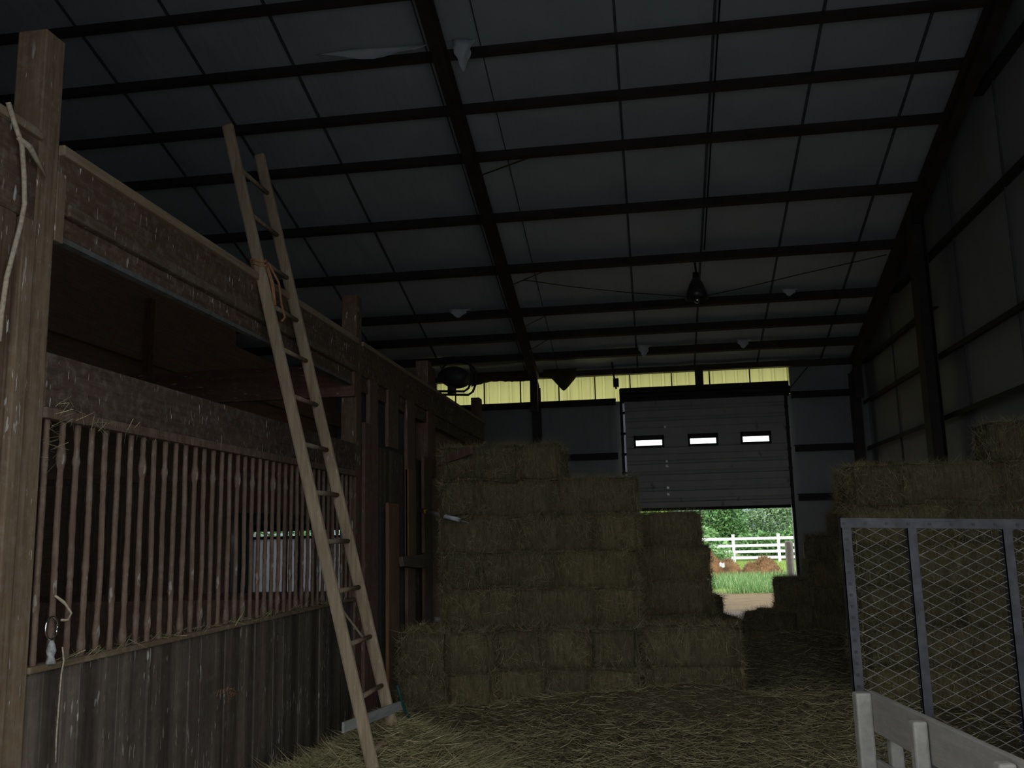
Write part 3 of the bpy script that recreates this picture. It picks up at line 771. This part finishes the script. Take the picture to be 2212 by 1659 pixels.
# stair of bales rising from the gap to the right wall
g4 = 'bales stepping up right of the doorway'
cols = [(2.02, 2, .18), (2.46, 4, .06), (2.88, 6, .0), (3.30, 7, -.02)]
cn = ['nearest the doorway', 'second from the doorway', 'third from the doorway', 'fourth from the doorway', 'fifth from the doorway', 'against the right wall']
for ci, (x, nlay, dz) in enumerate(cols):
    for lay in range(nlay):
        if lay < nlay-3 and ci > 2: 
            pass
        xo = x+(.10 if lay == 3 and ci == 1 else 0)+(.16 if ci == 2 and lay == 5 else 0)
        bale(xo, 14.55, .372*lay+dz, HP, 'dim hay bale in the far right stair, column %s, %s layer' % (cn[ci], ['bottom', 'second', 'third', 'fourth', 'fifth', 'sixth', 'top'][lay]), g4)
# big right stack seen through the trailer gate
g5 = 'bales of the right stack behind the mesh gate'
rs = ['bottom', 'second', 'third', 'fourth', 'fifth', 'sixth', 'top']
for lay in range(7):
    if lay < 6: spec = [('s', 2.32), ('s', 3.24), ('e', 3.93)] if lay % 2 == 0 else [('e', 2.10), ('s', 2.78), ('s', 3.70)]
    else: spec = [('s', 3.58)]
    for i, (t_, x) in enumerate(spec):
        lab = 'hay bale behind the mesh gate, %s course, %s one' % (rs[lay], ['left', 'middle', 'right'][i] if len(spec) > 1 else 'lone')
        if t_ == 's': bale(x, 9.25+random.uniform(-.02, .02), .37*lay, 0, lab, g5)
        else: bale(x, 9.46, .37*lay, HP, lab, g5)

# loose hay carpet
def hh_(x, y_):
    h = .035+.02*noise.noise((x*1.3, y_*1.3, 0))+.012*noise.noise((x*5, y_*5, 3))
    def g_(cx, cy, sx, sy, a): return a*math.exp(-((x-cx)/sx)**2-((y_-cy)/sy)**2)
    h += g_(-1.90, 6.62, .42, .5, .32)+g_(-2.35, 5.75, .55, .55, .17)+g_(-1.55, 6.15, .4, .4, .07)
    h += g_(-2.1, 8.5, .9, .35, .05)+g_(-.6, 8.9, 1.0, .35, .14)+g_(.35, 8.95, .6, .3, .15)+g_(1.6, 9.2, .8, .8, .12)
    h += g_(1.3, 12.6, 1.2, 1.2, .12)+g_(2.1, 13.2, .7, .8, .2)
    return max(.012, h)
g = MB()
fx0, fx1, fy0, fy1 = -2.66, 4.12, 3.4, 16.5
g.grid(110, 200, lambda u, v: (fx0+(fx1-fx0)*u, fy0+(fy1-fy0)*v, hh_(fx0+(fx1-fx0)*u, fy0+(fy1-fy0)*v)))
lh = g.build('loose_hay', M['hay'], None, True)
tag(lh, 'loose hay strewn over the barn floor, heaped at the ladder foot', 'hay', kind='stuff'); ORG[lh.name] = Vector()
random.seed(21)
g = MB()
def scatter(n_, x0, x1, y0, y1, lmin, lmax, up=.25):
    for _ in range(n_):
        x = random.uniform(x0, x1); y_ = random.uniform(y0, y1)
        a = random.uniform(0, 2*math.pi)
        dv = Vector((math.cos(a), math.sin(a), abs(random.gauss(0, up))-.05)).normalized()*random.uniform(lmin, lmax)
        strand(g, Vector((x, y_, hh_(x, y_)+.004)), dv, random.uniform(.0011, .0022))
scatter(26000, -2.64, 2.2, 5.2, 9.1, .06, .22)
scatter(9000, -2.5, -1.1, 5.2, 7.2, .08, .26, .35)
scatter(9000, -.5, 3.4, 9.1, 14.0, .06, .2)
scatter(4000, 1.0, 4.2, 6.0, 9.2, .06, .2)
so = g.build('loose_stalks', M['strawpale'], lh); so['kind'] = 'stuff'

# ------------------------------------------------------------------ utility trailer with mesh ramp gate and white stake side
tr = thing('utility_trailer', 'utility trailer with raised black mesh ramp gate and chalky white side boards', 'trailer', (1.2, 3.4, 0))
YG = 4.05
def gz(x): return 1.692-.034*(x-.775)
gx0, gx1, gzb = .775, 2.32, .46
gate = MB()
gate.box(gx0, YG-.004, gzb, gx0+.040, YG+.0, gz(gx0)); gate.box(gx0, YG-.004, gzb, gx0+.004, YG+.036, gz(gx0))
gate.box(gx1-.040, YG-.004, gzb, gx1, YG, gz(gx1)); gate.box(gx1-.004, YG-.004, gzb, gx1, YG+.036, gz(gx1))
gate.bar((gx0, YG-.003, gz(gx0)-.019), (gx1, YG-.003, gz(gx1)-.019), .004, .04, (0,1,0))
gate.bar((gx0, YG+.016, gz(gx0)-.002), (gx1, YG+.016, gz(gx1)-.002), .04, .004, (0,1,0))
gate.box(gx0, YG-.004, gzb, gx1, YG, gzb+.04)
ga = gate.build('ramp_gate', M['gatesteel'], tr)
for xx in (1.036, 1.405, 1.775, 2.05):
    u_ = MB(); u_.box(xx, YG-.004, gzb, xx+.038, YG, gz(xx)-.04); u_.box(xx, YG-.004, gzb, xx+.004, YG+.034, gz(xx)-.04); u_.build('upright', M['gatesteel'], ga)
em = bpy.data.meshes.new('mesh_panel'); dw, dh = .0845, .0455; ev, ef, idx = [], [], {}
def vid(i, j):
    if (i, j) not in idx:
        x = gx0+.012+i*dw/2; idx[(i, j)] = len(ev); ev.append((x-ORG[tr.name].x, YG+.004-ORG[tr.name].y, gz(x)-.012-j*dh/2))
    return idx[(i, j)]
NI, NJ = int((gx1-gx0-.024)/(dw/2)), int((1.692-gzb-.05)/(dh/2))
for i in range(1, NI):
    for j in range(1, NJ):
        if (i+j) % 2 == 0: ef.append((vid(i-1, j), vid(i, j+1), vid(i+1, j), vid(i, j-1)))
em.from_pydata(ev, [], ef); em.materials.append(M['mesh']); em.update()
eo = bpy.data.objects.new('mesh_panel', em); COL.objects.link(eo); eo.parent = ga
wm = eo.modifiers.new('strands', 'WIREFRAME'); wm.thickness = .0046; wm.use_even_offset = False
wb = MB()
for i in range(22): wb.box(gx0+.014+i*.0845-.006, YG-.008, gz(gx0+i*.0845)-.026, gx0+.014+i*.0845+.006, YG-.003, gz(gx0+i*.0845)-.016)
for j in range(24): wb.box(gx0+.014, YG-.008, 1.645-j*.0455, gx0+.026, YG-.003, 1.655-j*.0455)
o = wb.build('weld_spots', M['dark'], ga); o['kind'] = 'stuff'
# white side: uprights outside, wide top rail, lower rail, inner stakes
A0 = Vector((.80, 3.86, 0)); A1 = Vector((.985, 2.45, 0)); dirv = (A1-A0).normalized(); nrm = Vector((-dirv.y, dirv.x, 0))
if nrm.x > 0: nrm = -nrm
side = MB().obox((A0+A1)/2+Vector((0,0,.955)), (A1-A0)/2, nrm*.012, (0,0,.072)).build('side_board', M['white'], tr, bevel=.004)
MB().obox((A0+A1)/2+Vector((0,0,.705)), (A1-A0)/2, nrm*.012, (0,0,.075)).build('side_board', M['white'], tr, bevel=.004)
MB().obox((A0+A1)/2+Vector((0,0,.535)), (A1-A0)/2, nrm*.012, (0,0,.055)).build('side_board', M['white'], tr, bevel=.004)
for t_, top, inner in ((.02, 1.026, 0), (.54, 1.02, 0), (1.1, 1.02, 0), (.10, .99, 1), (.62, .99, 1)):
    c_ = A0+dirv*t_+(nrm*.042 if not inner else -nrm*.04)
    sw, sd = (.030, .026) if t_ < .1 else (.024, .022)
    s_ = MB().obox(c_+Vector((0,0,(top+.40)/2)), nrm*sw, dirv*sd, (0,0,(top-.40)/2)).build('stake', M['white'], tr, bevel=.008)
dk = MB(); dk.obox((1.57, 3.2, .44), (.78,0,0), (0,.85,0), (0,0,.02)); dk.build('deck', M['plank'], tr)
fm = MB(); fm.box(.78, 2.3, .34, .86, 4.05, .44); fm.box(2.26, 2.3, .34, 2.34, 4.05, .44); fm.box(.78, 3.97, .34, 2.34, 4.05, .44); fm.box(.78, 2.3, .34, 2.34, 2.38, .44)
fm.build('chassis', M['gatesteel'], tr)
for xx in (.68, 2.44):
    wl = MB(); wl.tube([(xx-.09, 3.1, .30), (xx-.07, 3.1, .30), (xx+.07, 3.1, .30), (xx+.09, 3.1, .30)], [.24, .30, .30, .24], 24)
    wo = wl.build('wheel', M['tyre'], tr, True)
    MB().tube([(xx-.094, 3.1, .30), (xx+.094, 3.1, .30)], .15, 20).build('hub', M['galv'], wo, True)

# ------------------------------------------------------------------ outside
g = MB(); g.grid(2, 2, lambda u, v: (-160+320*u, -120+420*v, -.03))
tag(g.build('ground', M['ground']), 'meadow and trodden earth outside the far door', 'ground', kind='structure')
g = MB(); g.grid(40, 6, lambda u, v: (-260+560*u, 240+60*v, (24+10*noise.noise((u*5, 0, 2)))*math.sin(v*1.57)))
tag(g.build('hill', M['hill'], None, True), 'hazy blue grey hillside far behind the trees', 'hill', kind='structure')
vf = thing('vinyl_fence', 'white four rail vinyl fence across the meadow beyond the far door', 'fence', (4, 50, 0))
for xx in (-5.47, -3.08, -.69, 1.70, 4.10, 6.40, 8.80, 11.2):
    q = MB(); q.box(xx-.07, 49.93, 0, xx+.07, 50.07, 1.42); q.obox((xx, 50, 1.435), (.085,0,0), (0,.085,0), (0,0,.015)); q.build('post', M['vinyl'], vf)
for z in (.24, .55, .86, 1.22):
    MB().box(-5.5, 49.97, z-.065, 11.3, 50.03, z+.075).build('rail', M['vinyl'], vf)
def mound(x, y_, rx, ry, h, seed, lab):
    g_ = MB()
    def fn(u, v):
        a = 2*math.pi*u; r = v
        px, py = r*math.cos(a), r*math.sin(a)
        hz = h*(1-r**2.2)*(1+.5*noise.noise((px*2+seed, py*2, 0)))+(.20*noise.noise((px*4, py*4, seed))+.12*noise.noise((px*11, py*11, seed)))*(1-r)
        return (x+rx*px, y_+ry*py, hz-.03)
    g_.grid(64, 26, fn)
    o_ = tag(g_.build('earth_mound', M['earth'], None, True), lab, 'mound'); ORG[o_.name] = Vector()
    d_ = MB()
    for _ in range(1500):
        p_ = Vector(fn(random.random(), random.random()**.6)); dv = Vector((random.gauss(0,1), random.gauss(0,1), random.uniform(.2, 1.6))).normalized()*random.uniform(.06, .2)
        strand(d_, p_, dv, .006)
    d_.build('dry_grass', M['drygrass'], o_)['kind'] = 'stuff'
    return o_
mound(2.15, 35.2, 1.15, 1.0, .80, 1, 'left heap of brown earth in the meadow, higher and rougher')
mound(3.85, 35.2, .85, .9, .58, 5, 'right heap of orange brown earth, low and rounded')
for x, y_, z, sx, lab in ((2.78, 34.4, .66, .12, 'white plastic scrap on top of the earth heap'), (2.36, 34.3, .44, .17, 'larger white plastic scrap on the front of the left earth heap')):
    q = MB(); q.grid(4, 4, lambda u, v: (x+sx*(u-.5), y_-.1+.08*noise.noise((u*4, v*4, x)), z+sx*.9*(v-.5)+.03*math.sin(7*u)))
    o = q.build('plastic_scrap', M['vinyl'], None, True); o.modifiers.new('thick', 'SOLIDIFY').thickness = .01
    tag(o, lab, 'scrap')
q = MB(); q.tube([(2.84, 20.55, -.03), (2.84, 20.55, 1.38), (2.84, 20.55, 1.41)], [.085, .085, .07], 14)
tag(q.build('wooden_post', plain('weathered_round_post', (.42,.38,.32), .9, 0, .2, 8), None), 'pale round wooden post standing outside beside the right door jamb', 'post')
q = MB(); q.box(3.02, 19.75, 0, 3.12, 19.85, 1.38)
tag(q.build('red_post', M['red'], None), 'dark red post inside the barn beside the right door jamb', 'post')

random.seed(33)
def leaves(g_, c, r, n_, size, flat=1.0):
    for _ in range(n_):
        dv = Vector((random.gauss(0,1), random.gauss(0,1), random.gauss(0,1))).normalized()
        rad = random.random()**.35
        p_ = Vector(c)+Vector((dv.x*r[0], dv.y*r[1], dv.z*r[2]))*rad
        if p_.z < .05: p_.z = .05+random.random()*.2
        a_ = Vector((random.gauss(0,1), random.gauss(0,1), random.gauss(0,.6))).normalized()
        b__ = a_.cross(Vector((random.gauss(0,1), random.gauss(0,1), random.gauss(0,1)))).normalized()
        s_ = size*random.uniform(.6, 1.4)
        g_.quad(p_-a_*s_, p_+b__*s_*.45, p_+a_*s_, p_-b__*s_*.45)
def tree(name, x, y_, blobs, m, lab, n_=2600, size=.13, trunk=True, group=None):
    t_ = thing(name, lab, 'tree' if trunk else 'shrub', (x, y_, 0), group)
    g_ = MB(); tot = sum(b_[3]*b_[5] for b_ in blobs)
    for (dx, dy, z, rx, ry, rz) in blobs: leaves(g_, (x+dx, y_+dy, z), (rx, ry, rz), int(n_*rx*rz/tot), size)
    o_ = g_.build('foliage', m, t_); 
    tk = MB(); tk.tube([(x, y_, -.05), (x+.05, y_, blobs[0][2]*.5), (x+.1, y_+.05, blobs[0][2]+.3)], [.16 if trunk else .05, .12 if trunk else .04, .03], 8); tk.build('trunk', M['bark'], t_)
    for k in range(3):
        dx, dy, z, rx, ry, rz = blobs[k % len(blobs)]
        MB().tube([(x+.03, y_, z*.4), (x+dx*.5+.1*k, y_+dy*.5, z*.75), (x+dx+.2*(k-1), y_+dy, z)], [.07 if trunk else .03, .04, .015], 6).build('branch', M['bark'], t_)
    return t_
gt = 'trees beyond the white fence'
tree('leafy_tree', 4.2, 60, [(0,0,2.3,1.7,1.5,1.5), (-.9,.2,1.5,1.2,1.1,1.1), (.7,0,1.4,1.1,1.1,1.0), (.2,0,3.4,1.3,1.2,1.0)], M['leaf_d'], 'dark green round tree behind the fence, middle of the doorway view', 9000, .105, True, gt)
tree('leafy_tree', 7.6, 63, [(0,0,3.0,1.7,1.5,1.9), (-1.2,0,1.7,1.3,1.2,1.2), (1.2,0,1.6,1.3,1.2,1.2), (.9,0,3.4,1.3,1.2,1.2)], M['leaf_g'], 'pale grey green tree behind the fence, right of the dark tree', 9500, .10, True, gt)
tree('leafy_tree', .2, 58, [(0,0,2.4,1.2,1.2,1.1), (.6,0,1.4,1.0,1,1)], M['leaf_y'], 'bright yellow green tree top showing just over the narrow hay stack', 5500, .10, True, gt)
tree('leafy_tree', 2.2, 64, [(0,0,2.5,1.2,1.2,1.3), (.6,0,1.4,1.2,1,1.2), (-.8,0,1.3,1.0,1,1.2)], M['leaf_g'], 'greyish tree behind the fence, left of the dark tree', 5500, .10, True, gt)
tree('leafy_tree', 10.8, 60, [(0,0,2.4,1.6,1.4,1.6), (-1.0,0,1.4,1.2,1,1.2)], M['leaf_y'], 'light green tree at the right edge of the doorway view', 6000, .10, True, gt)
tree('leafy_tree', -3.5, 62, [(0,0,2.4,2.0,1.6,1.6), (1.2,0,1.4,1.3,1.2,1.2)], M['leaf_m'], 'mid green tree beyond the fence hidden behind the tall hay stack', 2400, .16, True, gt)
tree('leafy_shrub', -10.0, 25, [(0,0,1.2,1.4,.8,1.3), (-1.6,0,1.2,1.2,.8,1.2), (1.4,0,1.1,1.2,.8,1.2)], M['leaf_d'], 'dark hedge bush glimpsed through the far left corner window', 2600, .10, False, None)
tree('leafy_shrub', 2.7, 54, [(0,0,1.2,1.0,.8,.8), (.7,0,.7,.9,.8,.7), (-.6,0,.8,.8,.8,.7)], M['leaf_m'], 'mid green bush just behind the fence, left part of the doorway view', 2600, .12, False, 'bushes around the fence')
tree('leafy_shrub', 6.0, 55, [(0,0,.8,1.6,.8,.8), (1.5,0,.8,1.3,.8,.8)], M['leaf_d'], 'dark low bush behind the fence rails, right of the middle', 2600, .12, False, 'bushes around the fence')
tree('leafy_shrub', 9.0, 56, [(0,0,1.3,1.4,.8,1.2), (-.8,0,.9,1.0,.8,.9)], M['leaf_m'], 'light bush behind the right end of the fence', 2400, .12, False, 'bushes around the fence')
tree('leafy_shrub', 2.6, 48.6, [(0,0,.55,.9,.5,.55), (.8,0,.40,.6,.5,.4), (-.9,0,.6,.8,.5,.6)], M['leaf_m'], 'weedy bush overgrowing the left end of the white fence', 2600, .07, False, 'bushes around the fence')
def blades(n_, x0, x1, y0, y1, h0, h1, name, lab, m, keep=None):
    g_ = MB()
    for _ in range(n_):
        x = random.uniform(x0, x1); y_ = random.uniform(y0, y1)
        if keep and not keep(x, y_): continue
        h = random.uniform(h0, h1); a = random.uniform(0, 6.28); w_ = Vector((math.cos(a), math.sin(a), 0))*random.uniform(.006, .014)
        ln = Vector((random.gauss(0,.3), random.gauss(0,.3), 1))*h; p_ = Vector((x, y_, -.03)); n0 = len(g_.v)
        g_.v += [tuple(p_-w_), tuple(p_+w_), tuple(p_+ln)]; g_.f.append((n0, n0+1, n0+2)); g_.m.append(0)
    return tag(g_.build(name, m), lab, 'grass', kind='stuff')
blades(22000, 0.5, 6.5, 26, 34.6, .06, .32, 'tall_grass', 'tall green grass between the far door and the earth heaps', M['grass'], lambda x, y_: noise.noise((x*.6, y_*.35, 4)) > -.15)
blades(9000, 1, 9, 36, 50, .08, .2, 'meadow_grass', 'short bright grass around the fence', M['leaf_y'])

# ------------------------------------------------------------------ light: overcast sky only
wd = bpy.data.worlds.new('overcast'); S.world = wd; wd.use_nodes = True
nt = wd.node_tree; bg = nt.nodes['Background']
tc = node(nt, 'ShaderNodeTexCoord'); sp = node(nt, 'ShaderNodeSeparateXYZ'); nt.links.new(tc.outputs['Generated'], sp.inputs[0])
c = ramp(nt, sp.outputs['Z'], [(0, (.86,.92,1)), (.5, (.95,.97,1)), (1, (1,1,1))])
nt.links.new(c, bg.inputs['Color']); bg.inputs['Strength'].default_value = 2.8

S.view_settings.view_transform = 'Standard'; S.view_settings.look = 'None'
S.view_settings.exposure = 0; S.view_settings.gamma = 1; S.view_settings.use_curve_mapping = False
S.cycles.use_denoising = True
S.cycles.max_bounces = 10; S.cycles.diffuse_bounces = 6; S.cycles.transparent_max_bounces = 8; S.cycles.sample_clamp_indirect = 6
